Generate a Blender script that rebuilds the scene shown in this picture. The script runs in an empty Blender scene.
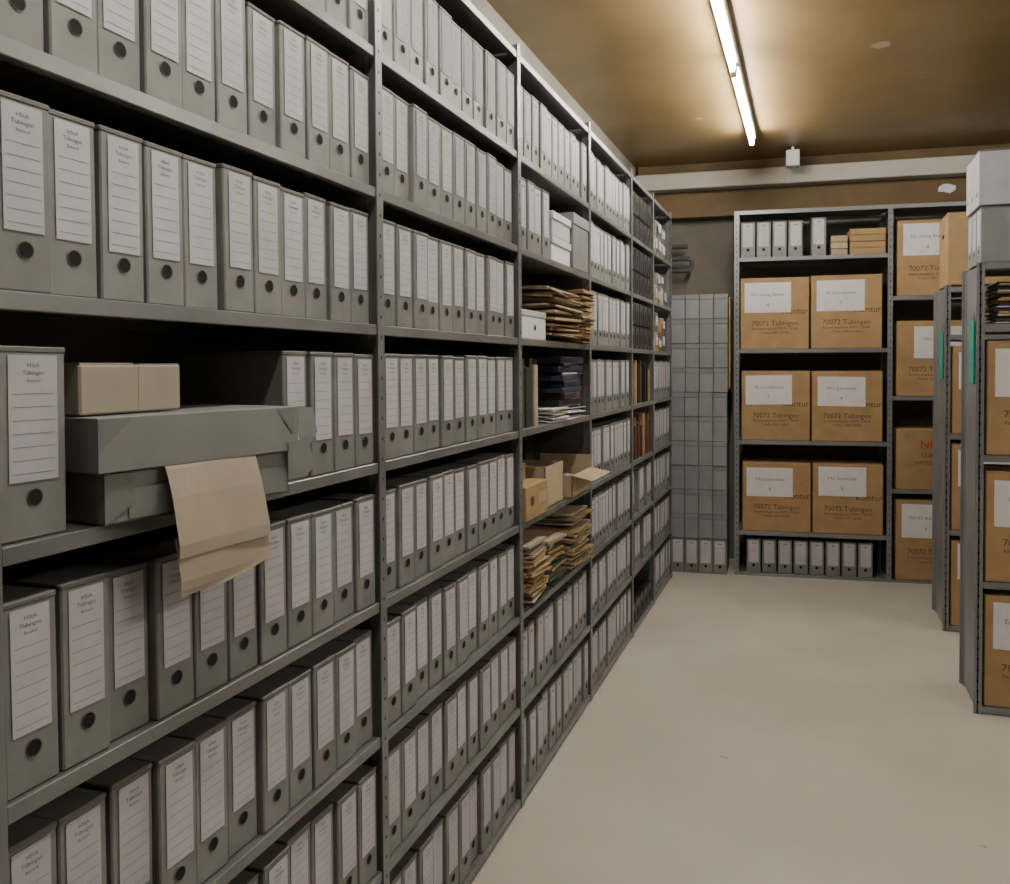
import bpy, bmesh, math, random
from mathutils import Matrix, Vector
random.seed(7)
R=random.random
def ru(a,b): return a+(b-a)*random.random()

# ------------------------------------------------------------ materials
def mat(name,col,rough=0.6,metal=0.0,var=0.12,scale=8.0,island=0.0,bump=0.0,emit=None,col2=None,detail=4.0):
    m=bpy.data.materials.new(name); m.use_nodes=True
    nt=m.node_tree; N=nt.nodes; L=nt.links
    b=N['Principled BSDF']; b.inputs['Roughness'].default_value=rough; b.inputs['Metallic'].default_value=metal
    tc=N.new('ShaderNodeTexCoord'); no=N.new('ShaderNodeTexNoise')
    no.inputs['Scale'].default_value=scale; no.inputs['Detail'].default_value=detail
    L.new(tc.outputs['Object'],no.inputs['Vector'])
    mix=N.new('ShaderNodeMix'); mix.data_type='RGBA'
    c2=col2 if col2 else tuple(c*(1-var*2) for c in col)
    mix.inputs[6].default_value=(*[min(1,c*(1+(0 if col2 else var))) for c in col],1)
    mix.inputs[7].default_value=(*c2,1)
    mr=N.new('ShaderNodeMapRange'); mr.inputs[1].default_value=0.3; mr.inputs[2].default_value=0.7
    L.new(no.outputs['Fac'],mr.inputs[0]); L.new(mr.outputs[0],mix.inputs[0])
    out=mix.outputs[2]
    if island>0:
        g=N.new('ShaderNodeNewGeometry'); hs=N.new('ShaderNodeHueSaturation')
        m2=N.new('ShaderNodeMapRange'); m2.inputs[3].default_value=1-island; m2.inputs[4].default_value=1+island
        L.new(g.outputs['Random Per Island'],m2.inputs[0]); L.new(m2.outputs[0],hs.inputs['Value'])
        L.new(out,hs.inputs['Color']); out=hs.outputs['Color']
    L.new(out,b.inputs['Base Color'])
    if bump>0:
        bp=N.new('ShaderNodeBump'); bp.inputs['Strength'].default_value=bump; bp.inputs['Distance'].default_value=0.01
        L.new(no.outputs['Fac'],bp.inputs['Height']); L.new(bp.outputs[0],b.inputs['Normal'])
    if emit:
        b.inputs['Emission Color'].default_value=(*emit[0],1); b.inputs['Emission Strength'].default_value=emit[1]
    return m
M={}
M['binder']=mat('grey_board',(0.208,0.209,0.205),0.46,0,0.08,14,0.10)
M['lid']=mat('grey_board_dark',(0.135,0.136,0.132),0.5,0,0.08,14,0.1)
M['label']=mat('label_paper',(0.51,0.495,0.54),0.7,0,0.04,20,0.07)
M['ink']=mat('print_ink',(0.17,0.17,0.20),0.8,0,0.0)
M['hole']=mat('finger_hole_dark',(0.003,0.003,0.003),0.9,0,0.0)
M['ring']=mat('hole_rim',(0.07,0.07,0.07),0.4,0.3,0.0)
M['metal']=mat('shelf_metal',(0.235,0.24,0.245),0.34,0.45,0.12,6)
M['metal_d']=mat('shelf_metal_dark',(0.11,0.115,0.115),0.5,0.3,0.12,6)
M['panel']=mat('end_panel_metal',(0.26,0.27,0.285),0.36,0.4,0.08,3)
M['card']=mat('cardboard',(0.385,0.25,0.125),0.8,0,0.07,10,0.1)
M['card_l']=mat('cardboard_light',(0.44,0.35,0.235),0.8,0,0.07,10,0.12)
M['card_p']=mat('cardboard_pale',(0.37,0.325,0.265),0.8,0,0.05,10,0.04)
M['tape']=mat('packing_tape',(0.30,0.185,0.08),0.3,0,0.03,10)
M['kraft']=mat('kraft_paper',(0.40,0.35,0.28),0.75,0,0.05,9,0.0)
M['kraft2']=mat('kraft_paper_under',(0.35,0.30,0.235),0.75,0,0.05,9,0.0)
M['white']=mat('white_paper',(0.72,0.71,0.73),0.75,0,0.03,20,0.06)
M['paper']=mat('old_paper',(0.46,0.39,0.28),0.85,0,0.1,20,0.3)
M['tan']=mat('folder_tan',(0.36,0.25,0.12),0.85,0,0.1,20,0.35)
M['black']=mat('black_plastic',(0.012,0.012,0.014),0.4,0,0.1,20,0.2)
M['book_d']=mat('book_dark',(0.025,0.03,0.06),0.5,0,0.1,20,0.6)
M['book_g']=mat('book_green',(0.045,0.065,0.04),0.5,0,0.1,20,0.6)
M['book_r']=mat('book_brown',(0.10,0.045,0.025),0.5,0,0.1,20,0.5)
M['teal']=mat('teal_sign',(0.02,0.33,0.25),0.5,0,0.05,20)
M['stackg']=mat('grey_archive_box',(0.235,0.25,0.265),0.6,0,0.05,9,0.08)
M['stackl']=mat('grey_archive_box_lid',(0.205,0.22,0.235),0.6,0,0.05,9,0.08)
M['lidg']=mat('grey_box_lid',(0.225,0.228,0.225),0.5,0,0.05,9,0.05)
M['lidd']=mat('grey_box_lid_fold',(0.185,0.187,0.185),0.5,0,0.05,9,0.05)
M['red']=mat('red_print',(0.40,0.06,0.03),0.6,0,0.0)

# ------------------------------------------------------------ mesh builder
class MB:
    def __init__(s): s.v=[];s.f=[];s.m=[];s.mats=[];s.T=Matrix.Identity(4)
    def mi(s,k):
        if k not in s.mats: s.mats.append(k)
        return s.mats.index(k)
    def add(s,vs,fs,k):
        o=len(s.v); i=s.mi(k)
        for p in vs: s.v.append(tuple(s.T@Vector(p)))
        for f in fs: s.f.append([o+a for a in f]); s.m.append(i)
    def box(s,a,b,k):
        x0,x1=sorted((a[0],b[0]));y0,y1=sorted((a[1],b[1]));z0,z1=sorted((a[2],b[2]))
        s.add([(x0,y0,z0),(x1,y0,z0),(x1,y1,z0),(x0,y1,z0),(x0,y0,z1),(x1,y0,z1),(x1,y1,z1),(x0,y1,z1)],
              [(3,2,1,0),(4,5,6,7),(0,1,5,4),(1,2,6,5),(2,3,7,6),(3,0,4,7)],k)
    def cbox(s,a,b,k,c=0.002):
        lo=[min(a[i],b[i]) for i in range(3)];hi=[max(a[i],b[i]) for i in range(3)]
        idx={};vs=[]
        for sx in(0,1):
            for sy in(0,1):
                for sz in(0,1):
                    S=(sx,sy,sz)
                    for ax in range(3):
                        p=[]
                        for i in range(3):
                            e=(lo,hi)[S[i]][i]
                            if i!=ax: e+= c if S[i]==0 else -c
                            p.append(e)
                        idx[(S,ax)]=len(vs);vs.append(tuple(p))
        fs=[]
        for ax in range(3):
            o=[i for i in range(3) if i!=ax]
            for sd in(0,1):
                q=[]
                for (u,w) in((0,0),(1,0),(1,1),(0,1)):
                    S=[0,0,0];S[ax]=sd;S[o[0]]=u;S[o[1]]=w;q.append(idx[(tuple(S),ax)])
                fs.append(q)
        for ax in range(3):
            o=[i for i in range(3) if i!=ax]
            for u in(0,1):
                for w in(0,1):
                    A=[0,0,0];A[o[0]]=u;A[o[1]]=w;B=list(A);B[ax]=1
                    A=tuple(A);B=tuple(B)
                    fs.append([idx[(A,o[0])],idx[(B,o[0])],idx[(B,o[1])],idx[(A,o[1])]])
        for sx in(0,1):
            for sy in(0,1):
                for sz in(0,1):
                    S=(sx,sy,sz);fs.append([idx[(S,0)],idx[(S,1)],idx[(S,2)]])
        s.add(vs,fs,k)
    def quad(s,p,k): s.add(p,[list(range(len(p)))],k)
    def discx(s,x,y,z,r,k,n=14,r0=0):
        vs=[(x,y+r*math.cos(t*2*math.pi/n),z+r*math.sin(t*2*math.pi/n)) for t in range(n)]
        if r0<=0: s.add(vs,[list(range(n))],k)
        else:
            vs+=[(x,y+r0*math.cos(t*2*math.pi/n),z+r0*math.sin(t*2*math.pi/n)) for t in range(n)]
            s.add(vs,[(t,(t+1)%n,n+(t+1)%n,n+t) for t in range(n)],k)
    def cyl(s,p0,p1,r,k,n=12,caps=True):
        p0=Vector(p0);p1=Vector(p1);d=(p1-p0).normalized()
        u=d.orthogonal().normalized();w=d.cross(u)
        vs=[tuple(p+u*r*math.cos(t*2*math.pi/n)+w*r*math.sin(t*2*math.pi/n)) for p in(p0,p1) for t in range(n)]
        fs=[(t,(t+1)%n,n+(t+1)%n,n+t) for t in range(n)]
        if caps: fs+=[list(range(n))[::-1],list(range(n,2*n))]
        s.add(vs,fs,k)
    def obj(s,name,mats=None):
        me=bpy.data.meshes.new(name);me.from_pydata(s.v,[],s.f)
        for k in s.mats: me.materials.append(M[k])
        for p,i in zip(me.polygons,s.m): p.material_index=i
        bm=bmesh.new();bm.from_mesh(me);bmesh.ops.recalc_face_normals(bm,faces=bm.faces);bm.to_mesh(me);bm.free()
        o=bpy.data.objects.new(name,me);bpy.context.scene.collection.objects.link(o);return o
def TR(x,y,z,rz=0): return Matrix.Translation((x,y,z))@Matrix.Rotation(rz,4,'Z')

_tc={}
def text_geo(t):
    if t in _tc: return _tc[t]
    cu=bpy.data.curves.new('t','FONT');cu.body=t;cu.size=1.0;cu.align_x='CENTER';cu.resolution_u=2
    o=bpy.data.objects.new('t',cu);bpy.context.scene.collection.objects.link(o)
    bpy.context.view_layer.update()
    dg=bpy.context.evaluated_depsgraph_get();me=o.evaluated_get(dg).to_mesh()
    r=([tuple(v.co) for v in me.vertices],[list(p.vertices) for p in me.polygons])
    o.evaluated_get(dg).to_mesh_clear();bpy.data.objects.remove(o);_tc[t]=r;return r
def text_front(mb,t,cx,z,size,k,y=0.0):
    v,f=text_geo(t)
    mb.add([(cx+p[0]*size,y,z+p[1]*size) for p in v],f,k)
def text_x(mb,t,cy,z,size,k,x=0.0):
    v,f=text_geo(t)
    mb.add([(x,cy+p[0]*size,z+p[1]*size) for p in v],f,k)

# ------------------------------------------------------------ archive binder (front at x=0 looking +X)
BH=0.268
def binder(mb,T,w=0.084,h=BH,d=0.27,detail=2,label=True,body='binder'):
    old=mb.T; mb.T=old@T
    mb.cbox((-d,-w/2,0),(-0.001,w/2,h-0.007),body,0.0025)
    mb.cbox((-d-0.001,-w/2-0.0008,h-0.009),(0,w/2+0.0008,h),'lid',0.002)
    lw=w*0.72/2; z0=h*ru(0.285,0.31); z1=h*0.955
    oy=ru(-.002,.002)
    if label:
        x=0.0006
        mb.quad([(x,oy-lw,z0),(x,oy+lw,z0),(x,oy+lw,z1),(x,oy-lw,z1)],'label')
        if detail>=1:
            n=7
            for i in range(n):
                z=z0+(z1-z0)*(0.06+0.105*i)
                mb.quad([(x+.0005,oy-lw*.85,z),(x+.0005,oy+lw*.85,z),(x+.0005,oy+lw*.85,z+.0008),(x+.0005,oy-lw*.85,z+.0008)],'ink')
        if detail>=2:
            text_x(mb,'HStA',oy,z1-.017,.0090,'ink',x+.0005)
            text_x(mb,'Tübingen',oy,z1-.027,.0090,'ink',x+.0005)
            text_x(mb,'Bestand',oy,z1-.037,.0065,'ink',x+.0005)
        elif detail==1:
            mb.quad([(x+.0005,-lw*.4,z1-.025),(x+.0005,lw*.4,z1-.025),(x+.0005,lw*.4,z1-.018),(x+.0005,-lw*.4,z1-.018)],'ink')
    zh=h*0.215
    mb.discx(0.0012,0,zh,0.0120,'ring',18,0.0108)
    mb.discx(0.0008,0,zh,0.0109,'hole',18)
    mb.T=old

# ------------------------------------------------------------ room
XF=-1.018
CEIL=3.30
M['floor']=mat('floor_paint',(0.52,0.505,0.45),0.38,0,0.05,1.6,0,0.02,col2=(0.44,0.425,0.38),detail=8)
M['ceil']=mat('ceiling_paint',(0.28,0.195,0.082),0.34,0,0.1,2.2,0,0.15,col2=(0.20,0.138,0.057),detail=5)
M['wall']=mat('wall_plaster_grey',(0.20,0.19,0.16),0.8,0,0.1,3,0,0.1)
M['wallbr']=mat('wall_brown',(0.14,0.09,0.035),0.6,0,0.15,3,0,0.2)
M['duct']=mat('duct_cream',(0.48,0.465,0.41),0.6,0,0.05,5)
def simple(name,a,b,k,T=None):
    m=MB()
    if T: m.T=T
    m.box(a,b,k); return m.obj(name)
simple('floor',(-1.6,-2.6,-0.1),(3.8,7.8,0),'floor')
simple('ceiling',(-1.6,-2.6,CEIL),(3.8,7.8,CEIL+0.1),'ceil')
simple('wall_left',(-1.6,-2.6,0),(-1.42,7.8,CEIL),'wall')
simple('wall_right',(3.6,-2.6,0),(3.8,7.8,CEIL),'wall')
simple('wall_front',(-1.42,-2.6,0),(3.6,-2.45,CEIL),'wall')
TB=TR(-0.5,7.0,0,math.radians(2))
simple('wall_back',(-1.1,0,0),(4.4,0.15,CEIL),'wall',TB)
simple('trim_beam',(-0.90,-0.14,2.86),(4.05,0.0,CEIL),'wallbr',TB)
m=MB();m.T=TB
m.cbox((-0.90,-0.28,3.07),(4.0,-0.141,3.20),'duct',0.006)
for x in(0.3,1.9,3.2): m.cbox((x,-0.283,3.067),(x+.05,-0.141,3.203),'duct',0.004)
m.obj('trim_cable_trunking')
m=MB();m.T=TB
m.add([(1.50+.09*math.cos(a*.6283)*ru(.6,1.1),-.1405,2.99+.04*math.sin(a*.6283)*ru(.6,1.1)) for a in range(10)],[list(range(10))],'white')
m.add([(-.2+.06*math.cos(a*.6283)*ru(.6,1.1),-.1405,2.93+.02*math.sin(a*.6283)*ru(.6,1.1)) for a in range(10)],[list(range(10))],'metal_d')
m.obj('trim_plaster_patch')
def fixture(y0,y1,x=-0.40):
    m=MB()
    m.cbox((x-.03,y0,CEIL-.055),(x+.03,y1,CEIL-.0005),'duct',0.006)
    for y in(y0+.01,y1-.03): m.cbox((x-.016,y,CEIL-.108),(x+.016,y+.02,CEIL-.052),'white',0.003)
    m.cyl((x,y0+.03,CEIL-.085),(x,y1-.03,CEIL-.085),.0145,'tube',14)
    return m.obj('fluorescent_ceiling_light')
M['tube']=mat('tube_glow',(0.9,0.9,0.9),0.4,0,0,emit=((1.0,0.935,0.83),190))
fixture(4.54,6.02);fixture(3.03,4.50);fixture(0.35,1.83)
fixture(1.2,2.7,2.6);fixture(4.0,5.5,2.6)
m=MB();m.cbox((-.18,6.5,3.15),(-.08,6.6,3.27),'white',.004);m.cyl((-.13,6.55,3.27),(-.13,6.55,3.2995),.012,'white');m.obj('ceiling_junction_box')
m=MB()
m.cyl((1.15,4.2,CEIL-.012),(1.55,6.6,CEIL-.012),.011,'duct')
m.cyl((1.55,6.6,CEIL-.012),(1.55,6.6,3.10),.011,'duct');m.obj('ceiling_conduit')
m=MB()
for cx,cy,r in((0.35,4.6,.05),(-.72,5.6,.03),(.62,5.1,.02)):
    n=11;m.add([(cx+r*ru(.6,1.2)*math.cos(t*6.283/n),cy+r*ru(.6,1.2)*math.sin(t*6.283/n),CEIL-.0015) for t in range(n)],[list(range(n))],'card_l')
m.obj('ceiling_paint_chips')

# ------------------------------------------------------------ left shelving run
Z=[2.41,2.07,1.735,1.395,1.05,0.713,0.375,0.035]
PY=[-0.18,0.802,1.815,2.83,3.83,4.80,5.50,6.24]
SD=0.33
def shelf_unit(y0,y1,zs,top,name,lastpost=True,depth=SD):
    m=MB()
    posts=[y0]+([y1] if lastpost else [])
    for y in posts:
        m.box((XF-.002,y-.015,0),(XF+.002,y+.015,top),'metal')
        m.box((XF-.035,y-.0015,0),(XF,y+.0015,top),'metal')
        m.box((XF-depth,y-.015,0),(XF-depth+.003,y+.015,top),'metal')
        m.box((XF-depth,y-.0015,0),(XF-depth+.035,y+.0015,top),'metal')
        m.box((XF-depth+.035,y-.001,0.02),(XF-.035,y+.001,top-.02),'metal_d')
        z=.05
        while z<top-.03:
            m.box((XF+.0016,y-.002,z),(XF+.0024,y+.002,z+.008),'hole');z+=.05
    for z in zs+[top-.03]:
        a=y0+.017;b=y1-.017
        m.box((XF-depth+.004,a,z-.004),(XF-.004,b,z),'metal')
        m.cbox((XF-.006,a,z-.025),(XF-.001,b,z+.0005),'metal',.0015)
        m.box((XF-.02,a,z-.025),(XF-.006,b,z-.023),'metal')
        m.box((XF-depth+.004,a,z-.025),(XF-depth+.007,b,z),'metal_d')
    return m.obj(name)
for i in range(len(PY)-1):
    shelf_unit(PY[i],PY[i+1],Z,2.80,'metal_shelving_unit',i==len(PY)-2)

def row(mb,ya,yb,z,n,detail,skip=()):
    p=(yb-ya)/n
    for i in range(n):
        if i in skip: continue
        tilt=Matrix.Rotation(ru(-.007,.007),4,'X')
        binder(mb,TR(XF-.006-ru(0,.014),ya+p*(i+.5),z+.001,ru(-.02,.02))@tilt,w=p-.0055,h=BH*ru(.985,1.01),detail=detail)
def fill(bay,rows,det,n=11):
    mb=MB();a=PY[bay]+.021;b=PY[bay+1]-.021
    for r in rows: row(mb,a,b,Z[r],n,det)
    return mb
fill(0,range(8),0).obj('archive_binders')
mb=fill(1,[0,1,2,4,5,6,7],2)
row(mb,.825,.935,Z[3],1,2); row(mb,1.445,1.795,Z[3],4,2)
mb.obj('archive_binders')
fill(2,range(8),2).obj('archive_binders')
mb=fill(3,[0,6,7],1); row(mb,2.85,3.22,Z[1],4,1); mb.obj('archive_binders')
fill(4,range(8),1).obj('archive_binders')
mb=MB()
for r in(6,5): row(mb,4.82,5.48,Z[r],8,1,skip=(3,4) if r==6 else (1,2,5))
mb.obj('archive_binders')
mb=MB()
for r in(3,4,5,6,7): row(mb,5.52,6.22,Z[r],8,1)
mb.obj('archive_binders')

mb=MB()
for r in(0,1,2,7):
    for t in range(2 if r<7 else 1):
        for i in range(5):
            y=4.825+i*.13; z=Z[r]+.001+t*.145
            mb.cbox((XF-.27,y,z),(XF-.012,y+.122,z+.14),'black',.004)
            mb.discx(XF-.0112,y+.061,z+.06,.036,'hole',16)
            mb.discx(XF-.0114,y+.061,z+.06,.040,'metal_d',16,.036)
            mb.box((XF-.0118,y+.04,z+.116),(XF-.0112,y+.08,z+.124),'binder')
mb.obj('black_storage_cases')
mb=MB()
for r in(3,4):
    y=4.82
    while y<5.45:
        w=ru(.008,.03);h=ru(.2,.28)
        mb.cbox((XF-ru(.22,.28),y,Z[r]+.001),(XF-ru(.01,.05),y+w,Z[r]+h),random.choice(['book_r','tan','black','book_r']),.001);y+=w+.002
mb.obj('hanging_file_folders')
mb=MB()
for r in(0,1,2):
    y=5.53
    while y<6.05:
        w=ru(.09,.16)
        z=Z[r]+.001
        for t in range(random.choice([1,2])):
            h=ru(.09,.14);mb.cbox((XF-.26,y,z),(XF-ru(.014,.03),y+w,z+h),random.choice(['binder','card_l','card','lid']),.002)
            mb.box((XF-.0135,y+.02,z+h*.3),(XF-.0115,y+w-.03,z+h*.8),'label');z+=h+.001
        y+=w+.006
mb.obj('small_card_index_boxes')

# ---- bay 3 contents
def paper_stack(mb,cx,cy,z,lx,ly,h,keys,jit=.02,rot=.15,tmin=.003,tmax=.012):
    zz=z
    while zz<z+h:
        t=ru(tmin,tmax)
        mb.T=TR(cx+ru(-jit,jit),cy+ru(-jit,jit),zz,ru(-rot,rot))@Matrix.Rotation(ru(-.03,.03),4,'X')
        a=lx*ru(.85,1);b=ly*ru(.85,1)
        nx=6;vs=[];fs=[];curl=ru(-.018,.012)
        for k in range(nx+1):
            u=k/nx;x=-a/2+a*u;dz=curl*(u**2)
            for yy,dz2 in((-b/2,0),(b/2,0),(b/2,t),(-b/2,t)): vs.append((x,yy,dz+dz2))
        for k in range(nx):
            o=4*k
            for q in range(4): fs.append((o+q,o+(q+1)%4,o+4+(q+1)%4,o+4+q))
        fs.append((0,1,2,3));fs.append(tuple(4*nx+q for q in range(4)))
        mb.add(vs,fs,random.choice(keys));zz+=t+.0008
    mb.T=Matrix.Identity(4)
mb=MB();paper_stack(mb,XF-.12,3.37,Z[2]+.018,.30,.40,.205,['tan','paper','tan','card_l','book_r'],.015,.10)
paper_stack(mb,XF-.11,3.69,Z[2]+.018,.30,.18,.225,['tan','paper','card'],.01,.1);mb.obj('paper_folder_stack')
mb=MB();mb.cbox((XF-.26,2.855,Z[2]+.001),(XF-.005,3.15,Z[2]+.085),'white',.003);mb.cbox((XF-.262,2.853,Z[2]+.086),(XF-.003,3.152,Z[2]+.11),'label',.003);mb.discx(XF-.0025,3.01,Z[2]+.045,.012,'hole');mb.obj('white_document_box')
mb=MB()
for t,(k,kk) in enumerate((('white','label'),('label','white'))):
    z=Z[1]+.001+t*.105
    mb.cbox((XF-.26,3.25+t*.01,z),(XF-.01,3.52,z+.075),k,.003);mb.cbox((XF-.264,3.246+t*.01,z+.07),(XF-.004,3.524,z+.102),kk,.003)
mb.cbox((XF-.26,3.54,Z[1]+.001),(XF+.0,3.80,Z[1]+.2),'binder',.003);mb.cbox((XF-.264,3.536,Z[1]+.2),(XF+.004,3.804,Z[1]+.25),'stackg',.003)
mb.obj('stacked_document_boxes')
mb=MB();y=2.86
while y<3.18:
    w=ru(.018,.045);mb.cbox((XF-.22,y,Z[3]+.001),(XF-ru(.02,.05),y+w,Z[3]+ru(.2,.27)),random.choice(['book_g','black','book_g','paper']),.002);y+=w+.001
paper_stack(mb,XF-.10,3.34,Z[3]+.008,.2,.24,.05,['white','paper'],.01,.1,.002,.006)
paper_stack(mb,XF-.13,3.62,Z[3]+.008,.24,.28,.04,['white','label'],.01,.08,.002,.006)
z=Z[3]+.064
while z<Z[3]+.25:
    t=ru(.012,.03);a=ru(.2,.26);dy=ru(-.01,.01)
    mb.T=TR(XF-.12,3.55+dy,z,ru(-.05,.05));k=random.choice(['book_d','book_d','black','book_r','book_d'])
    mb.cbox((-.1,-a*.7,0),(.11,a*.7,t),k,.002);mb.box((-.098,-a*.7+.004,.003),(.1105,a*.7-.09,t-.003),random.choice(['book_d','label','red','book_d']));z+=t+.001
mb.T=Matrix.Identity(4);mb.obj('book_pile')
def open_box(mb,x0,x1,y0,y1,z,h,k,flap=True):
    t=.004
    mb.box((x0,y0,z),(x1,y1,z+t),k);mb.box((x0,y0,z),(x0+t,y1,z+h),k);mb.box((x1-t,y0,z),(x1,y1,z+h),k)
    mb.box((x0,y0,z),(x1,y0+t,z+h),k);mb.box((x0,y1-t,z),(x1,y1,z+h),k)
    if flap:
        L=(x1-x0)*.45
        mb.add([(x1,y0,z+h),(x1,y1,z+h),(x1+L*.8,y1,z+h-.02),(x1+L*.8,y0,z+h-.02)],[(0,1,2,3)],k)
        mb.add([(x0,y1,z+h),(x1,y1,z+h),(x1,y1+L*.1,z+h+L*.5),(x0,y1+L*.1,z+h+L*.5)],[(0,1,2,3)],k)
mb=MB();z=Z[4]+.001
mb.cbox((XF-.25,2.86,z),(XF+.01,3.12,z+.13),'card',.003);mb.discx(XF+.0112,2.93,z+.07,.02,'book_r')
mb.box((XF+.0105,3.0,z+.05),(XF+.0112,3.1,z+.09),'card_l')
open_box(mb,XF-.22,XF-.01,3.15,3.40,z,.17,'card_l',False)
mb.cbox((XF-.2,3.16,z+.005),(XF-.02,3.38,z+.15),'paper',.003)
open_box(mb,XF-.24,XF+.02,3.44,3.77,z,.10,'card_l',True)
paper_stack(mb,XF-.11,3.60,z+.01,.22,.26,.07,['paper','tan'],.004,.03)
mb.box((XF-.2,2.88,z+.132),(XF-.06,3.05,z+.2),'paper')
mb.obj('open_carton_boxes')
mb=MB();z=Z[5]+.018
paper_stack(mb,XF-.12,2.99,z,.29,.22,.21,['tan','paper','tan','paper','book_g'],.012,.12)
paper_stack(mb,XF-.13,3.28,z,.27,.22,.19,['tan','paper','book_g','card_l'],.012,.12)
paper_stack(mb,XF-.12,3.61,z,.28,.30,.23,['paper','tan','card_l'],.015,.1)
mb.obj('paper_folder_stack')

# ------------------------------------------------------------ lying open box in bay 1
T0=TR(XF+.012,0.957,Z[3]+.002,0)@Matrix.Rotation(math.radians(-10),4,'Z')
mb=MB();mb.T=T0
Lb=.385;D=.235
t=.003
mb.box((-D,0.012,0),(0,Lb-.01,t),'lid')
for a,b in(((-D,0.012,0),(-D+t,Lb-.01,.078)),((-t,0.012,0),(0,Lb-.01,.078)),((-D,0.012,0),(0,.012+t,.078)),((-D,Lb-.01-t,0),(0,Lb-.01,.078))): mb.box(a,b,'binder')
mb.box((0,.05,.005),(.002,Lb-.03,.052),'binder')
mb.add([(.001,.012,.0),(.004,.06,.03),(.004,.055,.075),(.001,.012,.078)],[(0,1,2,3)],'lidd')
mb.T=T0@Matrix.Translation((.008,0,.0805))
mb.cbox((-D-.012,-.004,.078),(.004,Lb+.004,.081),'lidg',.001)
mb.box((.001,-.004,0.0),(.004,Lb+.004,.079),'lidg')
mb.box((-D-.012,-.004,0.0),(-D-.009,Lb+.004,.079),'lidg')
mb.box((-D-.01,-.004,0.0),(.003,-.001,.079),'lidg')
mb.box((-D-.01,Lb+.001,.02),(-.03,Lb+.004,.079),'lidg')
mb.add([(.0045,-.002,.078),(.0045,.05,.078),(.0045,.0,.033)],[(0,1,2)],'lidd')
mb.add([(.0045,Lb,.078),(.0045,Lb-.05,.078),(.006,Lb-.01,.03)],[(0,1,2)],'lidd')
# torn end flap: folds out and hangs, facing the aisle
mb.add([(.004,Lb+.004,.081),(-.05,Lb+.004,.083),(-.05,Lb+.045,.075),(.004,Lb+.042,.078)],[(0,1,2,3)],'lidg')
mb.add([(.004,Lb+.002,.080),(.006,Lb+.042,.077),(.008,Lb+.05,.03),(.007,Lb+.03,.005),(.006,Lb+.004,.02)],[(0,1,2,3,4)],'lidg')
mb.add([(.0075,Lb-.025,.015),(.012,Lb+.02,.02),(.014,Lb+.038,-.035),(.012,Lb+.015,-.05),(.008,Lb-.012,-.030)],[(0,1,2,3,4)],'lidg')
mb.add([(.012,Lb+.02,.02),(-.01,Lb+.05,.03),(-.01,Lb+.05,-.03),(.014,Lb+.038,-.035)],[(0,1,2,3)],'lidd')
mb.obj('open_grey_archive_box')
mb=MB();mb.T=TR(XF-.025,.966,Z[3]+.166,-.03)
mb.cbox((-.17,0,0),(0,.198,.076),'card_p',.003);mb.box((-.168,.002,.076),(-.002,.10,.079),'card_p');mb.box((-.168,.112,.076),(-.002,.196,.078),'card_p')
mb.box((0.0004,.108,0),(.0008,.1093,.076),'card_l')
mb.obj('small_cardboard_box')
def sheet(mb,pts,ya,yb,T,k,n=6):
    mb.T=T;vs=[];fs=[]
    for i,(x,z,a,b) in enumerate(pts):
        for j in range(n+1):
            u=j/n;vs.append((x+.002*math.sin(u*4+i*.5),(ya+a)+((yb+b)-(ya+a))*u,z+.006*u*(i/len(pts))))
    for i in range(len(pts)-1):
        for j in range(n): a=i*(n+1)+j;fs.append((a,a+1,a+n+2,a+n+1))
    mb.add(vs,fs,k)
mb=MB()
sheet(mb,[(-.08,.0793,0,0),(.011,.0793,0,0),(.0135,.074,0,0),(.026,.03,.001,.001),(.034,-.01,.001,.002),(.040,-.045,.002,.003),(.040,-.066,.002,.003)],.105,.288,T0,'kraft')
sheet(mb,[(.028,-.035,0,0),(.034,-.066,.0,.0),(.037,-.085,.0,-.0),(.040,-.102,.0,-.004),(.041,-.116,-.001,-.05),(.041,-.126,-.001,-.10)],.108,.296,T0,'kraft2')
ob=mb.obj('kraft_paper_sheet')
sm=ob.modifiers.new('thick','SOLIDIFY');sm.thickness=.0006

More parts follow.
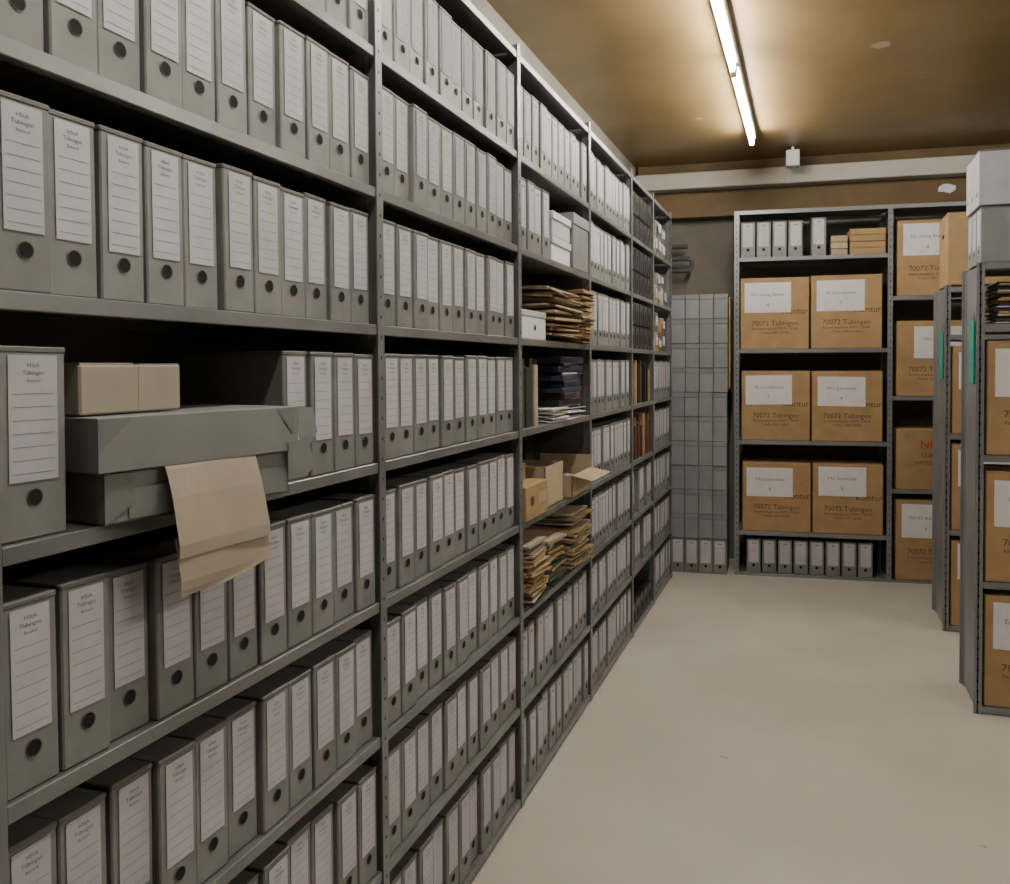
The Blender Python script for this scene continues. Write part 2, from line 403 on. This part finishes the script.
# ------------------------------------------------------------ moving cartons (front at y=0 looking -Y)
M['ink2']=mat('box_print',(0.09,0.055,0.03),0.8,0,0)
def carton(mb,T,w,d,h,label=True,txt='70072 Tübingen',lw=.26,lx=None,lt=None,print_=True):
    old=mb.T;mb.T=old@T
    mb.cbox((0,0,0),(w,d,h-.004),'card',.004)
    mb.box((.002,.002,h-.004),(w-.002,d/2-.002,h),'card');mb.box((.002,d/2+.002,h-.004),(w-.002,d-.002,h),'card')
    mb.box((0,d/2-.025,h),(w,d/2+.025,h+.0006),'tape')
    mb.box((-.0006,d/2-.025,h*.75),(0,d/2+.025,h),'tape')
    for x in(-.0005,w+.0005):
        mb.add([(x,d/2+.045*math.cos(a*.524),h*.72+.014*math.sin(a*.524)) for a in range(12)],[list(range(12))],'hole')
    e=-.0008
    if print_:
        text_front(mb,txt,w*.5,h*.33,w*.105,'ink2',e)
        text_front(mb,'Raumtransporte 07071-13540',w*.5,h*.27,w*.055,'ink2',e)
        text_front(mb,'Telefax 7091-23560',w*.5,h*.215,w*.05,'ink2',e)
        text_front(mb,'Kontur',w*.80,h*.49,w*.13,'ink2',e)
    if label:
        lh=h*.42;x0=lx if lx is not None else w*ru(.03,.15);z1=h*ru(.92,.97) if lt is None else lt;sk=ru(-.006,.006)
        W=w*lw/.5;e=-.0022
        mb.quad([(x0,e,z1-lh),(x0+W,e,z1-lh+sk),(x0+W,e,z1+sk),(x0,e,z1)],'white')
        text_front(mb,random.choice(['18. Schwäbische','EA Umzug Bezirk','Wü 65 Abteilung','FAS Gemeinde']),x0+W*.5,z1-lh*.45,W*.10,'ink',e-.0006)
        text_front(mb,random.choice(['3','4','5','7']),x0+W*.5,z1-lh*.8,W*.12,'ink',e-.0006)
    mb.T=old

# ------------------------------------------------------------ back shelving
TS=TR(-.545,6.46,0,math.radians(4))
BW=1.12
def back_unit(name,x0,x1,zs,last=False,depth=.40):
    m=MB();m.T=TS
    for x in([x0,x1] if last else [x0]):
        for y in(0,depth-.035):
            m.box((x-.018,y,0),(x+.018,y+.003,2.82),'panel');m.box((x-.0015,y,0),(x+.0015,y+.035,2.82),'panel')
        m.box((x-.001,.035,.02),(x+.001,depth-.035,2.78),'metal')
        z=.05
        while z<2.77: m.box((x-.003,-.001,z),(x+.003,0,z+.012),'hole');z+=.05
    for z in zs+[2.82]:
        m.box((x0+.019,.004,z-.004),(x1-.019,depth-.004,z),'metal')
        m.cbox((x0+.019,.001,z-.03),(x1-.019,.006,z+.0005),'panel',.001)
        m.box((x0+.019,depth-.007,z-.03),(x1-.019,depth-.004,z),'metal')
    return m.obj(name)
ZB=[2.46,1.755,1.05,.345,.02]
back_unit('metal_shelving_unit',0,BW,ZB)
ZC=[2.14,1.395,.70,.02]
back_unit('metal_shelving_unit',BW,BW*2-.1,ZC,True)
for zi,(z,h) in enumerate(((ZB[1],.555),(ZB[2],.54),(ZB[3],.54))):
    for k in range(2):
        mb=MB();x=.03+k*.525+zi*.008
        carton(mb,TS@TR(x,.015,z+.001,ru(-.012,.012)),.51,.36,h*ru(.98,1.0),lw=.34,lx=.03+.01*k)
        mb.obj('cardboard_moving_box')
for z,h,lab in((ZC[0],.56,True),(ZC[1],.56,True),(ZC[2],.45,False),(ZC[3],.60,True)):
    mb=MB();carton(mb,TS@TR(BW+.05,.015,z+.001,ru(-.01,.01)),.50,.36,h,label=lab,lw=.34,lx=.04 if z!=ZC[1] else .12,print_=lab)
    if not lab:
        mb.T=TS@TR(BW+.05,.007,z,0);text_front(mb,'NP',.22,.31,.085,'red',0);text_front(mb,'CLIMATE',.26,.24,.045,'ink2',0);text_front(mb,'LIMITED EDITION',.26,.19,.035,'ink2',0);mb.T=Matrix.Identity(4)
    mb.obj('cardboard_moving_box')
mb=MB()
for i in range(8): binder(mb,TS@TR(.10+.118*i+.03,.02,ZB[4]+.001,math.radians(-90)),w=.105,h=.262,d=.27,detail=1)
for i in range(4): binder(mb,TS@TR(.085+.118*i,.02,ZB[0]+.001,math.radians(-90)),w=.105,h=.275,d=.27,detail=1)
binder(mb,TS@TR(.61,.02,ZB[0]+.001,math.radians(-90)),w=.105,h=.29,d=.27,detail=1)
mb.obj('archive_binders')
mb=MB();mb.T=TS
for t in range(3): mb.cbox((.70,.03,ZB[0]+.001+t*.05),(.82,.2,ZB[0]+.048+t*.05),'card_l',.003)
for t in range(2):
    mb.cbox((.835,.02,ZB[0]+.001+t*.098),(1.09,.28,ZB[0]+.096+t*.098),'card',.003)
    mb.box((.835,.015,ZB[0]+.05+t*.098),(1.09,.02,ZB[0]+.054+t*.098),'tape')
mb.obj('flat_carton_stack')

# ------------------------------------------------------------ stack of grey archive boxes in corner
mb=MB();mb.T=TR(-1.055,6.42,0,math.radians(2))
cw=.110
for c in range(4):
    binder(mb,TR(.055+c*cw,0,.001,math.radians(-90)),w=.106,h=.27,d=.3,detail=1)
z=.274
for r in range(10):
    for c in range(4):
        e=ru(-.008,.008);x=c*cw
        off=0 if r<6 else .006
        mb.cbox((x+.0015+off,e+.02,z),(x+cw-.003+off,.33,z+.15),'stackg',.0025)
        mb.cbox((x+.0005+off,e+.0175,z+.15),(x+cw-.002+off,.333,z+.189),'stackl',.0025)
        mb.box((x+.03+off,e+.0185,z+.005),(x+.032+off,e+.0205,z+.15),'stackl')
    z+=.1915
mb.box((.452,.01,1.45),(.462,.32,2.16),'card')
mb.obj('grey_archive_box_stack')
m=MB();zz=[2.42,2.52,2.62]
for z in zz: m.cyl((-1.30,6.85,z),(-.98,6.85,z),.018,'metal_d')
for i in range(2):
    prev=None
    xx=-.98 if i%2==0 else -1.30
    sg=1 if i%2==0 else -1
    zm=(zz[i]+zz[i+1])/2;rr=(zz[i+1]-zz[i])/2
    for k in range(7):
        a=-math.pi/2+math.pi*k/6;p=(xx+sg*rr*math.cos(a)*.8,6.85,zm+rr*math.sin(a))
        if prev: m.cyl(prev,p,.018,'metal_d')
        prev=p
m.cyl((-1.28,6.85,2.42),(-1.28,6.95,2.42),.017,'metal_d')
m.obj('heating_pipe_coil')

# ------------------------------------------------------------ right shelving
def right_unit(x0,y0,w,depth,top,zs,yaw=0.0,nb=2):
    m=MB();m.T=TR(x0,y0,0,yaw)
    m.box((-.0015,.02,.01),(.0015,depth-.02,top-.01),'panel')
    for k in range(nb+1):
        x=k*w
        for y,s in((0,1),(depth,-1)):
            m.box((x-.018,y,0),(x+.018,y+s*.003,top),'panel');m.box((x-.004,y,0),(x+.0025,y+s*.04,top),'panel')
        if k: m.box((x-.001,.04,.02),(x+.001,depth-.04,top-.02),'metal')
        z=.05
        while z<top-.03:
            m.box((x-.003,-.001,z),(x+.003,0,z+.012),'hole');z+=.05
    for k in range(nb):
        for z in zs:
            m.box((k*w+.019,.004,z-.004),((k+1)*w-.019,depth-.004,z),'metal')
            for y in(.001,depth-.006): m.cbox((k*w+.019,y,z-.03),((k+1)*w-.019,y+.005,z+.0005),'panel',.001)
    return m.obj('metal_shelving_unit')
ZR=[1.81,1.21,.62,.035,2.10]
XA,XB=.755,.800
right_unit(XA,4.17,1.0,.38,2.10,ZR)
right_unit(XB,5.42,1.0,.46,2.11,ZR)
for (X0,Y0) in((XA,4.17),(XB,5.42)):
    for z,h in((1.21,.54),(.62,.53),(.035,.53)):
        for k in range(2):
            for s in range(2):
                mb=MB();carton(mb,TR(X0+.03+k*1.0+s*.475,Y0+.012,z+.001,0),.455,.31,h*ru(.97,1),lw=.36,lx=.035);mb.obj('cardboard_moving_box')
for cx,cy,ks in((XA+.2,4.35,['book_r','paper','tan','book_d','white']),(XA+.6,4.35,['paper','tan','white']),(XB+.25,5.6,['paper','tan','white'])):
    mb=MB();paper_stack(mb,cx,cy,1.826,.26,.26,.19,ks,.008,.04);mb.obj('paper_folder_stack')
mb=MB()
for t in range(2):
    for i in range(3):
        binder(mb,TR(XA+.0-.01*t,4.23+i*.108,2.102+t*.262,math.pi),w=.102,h=.255,d=.30,detail=1,body='stackg' if t==0 else 'label')
for i in range(5): binder(mb,TR(XA+.42+i*.1,4.20,2.102,math.radians(-90)),w=.09,h=.27,d=.28,detail=1)
mb.obj('archive_binders')
mb=MB();carton(mb,TR(XB,5.44,2.112,0),.42,.34,.44,lw=.3,lx=.12,print_=False);mb.obj('cardboard_moving_box')
mb=MB();carton(mb,TR(XB+.45,5.44,2.112,0),.45,.34,.36,lw=.3);mb.obj('cardboard_moving_box')
for X0,Y0,d in((XA,4.17,.36),(XB,5.42,.42)):
    mb=MB();mb.cbox((X0-.012,Y0+d*.30,1.54),(X0-.0045,Y0+d*.55,1.84),'teal',.002);mb.box((X0-.006,Y0+d*.38,1.83),(X0-.0045,Y0+d*.46,1.88),'metal');mb.obj('row_number_sign')
mb=MB();mb.add([(-.36,3.42,.0006),(-.32,3.41,.0006),(-.315,3.416,.0006),(-.36,3.427,.0006)],[(0,1,2,3)],'card')
mb.add([(.55,3.02,.0006),(.575,3.01,.0006),(.58,3.02,.0006)],[(0,1,2)],'card');mb.obj('floor_debris_scrap')

# ------------------------------------------------------------ world + camera
w=bpy.data.worlds.new('w');bpy.context.scene.world=w;w.use_nodes=True
w.node_tree.nodes['Background'].inputs[0].default_value=(.02,.018,.015,1);w.node_tree.nodes['Background'].inputs[1].default_value=.3
f=820.;px,py=570.,386.
cam=bpy.data.cameras.new('camera');co=bpy.data.objects.new('camera',cam);bpy.context.scene.collection.objects.link(co)
cam.sensor_fit='HORIZONTAL';cam.sensor_width=36;cam.lens=36*f/1010
cam.shift_x=-(px-505)/1010;cam.shift_y=-(442-py)/1010
th=math.atan(240/f);ph=math.atan(20/f)
rm=Matrix.Rotation(th,3,'Z')@Matrix.Rotation(math.pi/2-ph,3,'X')@Matrix.Rotation(math.radians(-.25),3,'Z')
co.location=(0,0,1.632);co.rotation_euler=rm.to_euler()
cam.clip_start=.05
bpy.context.scene.camera=co
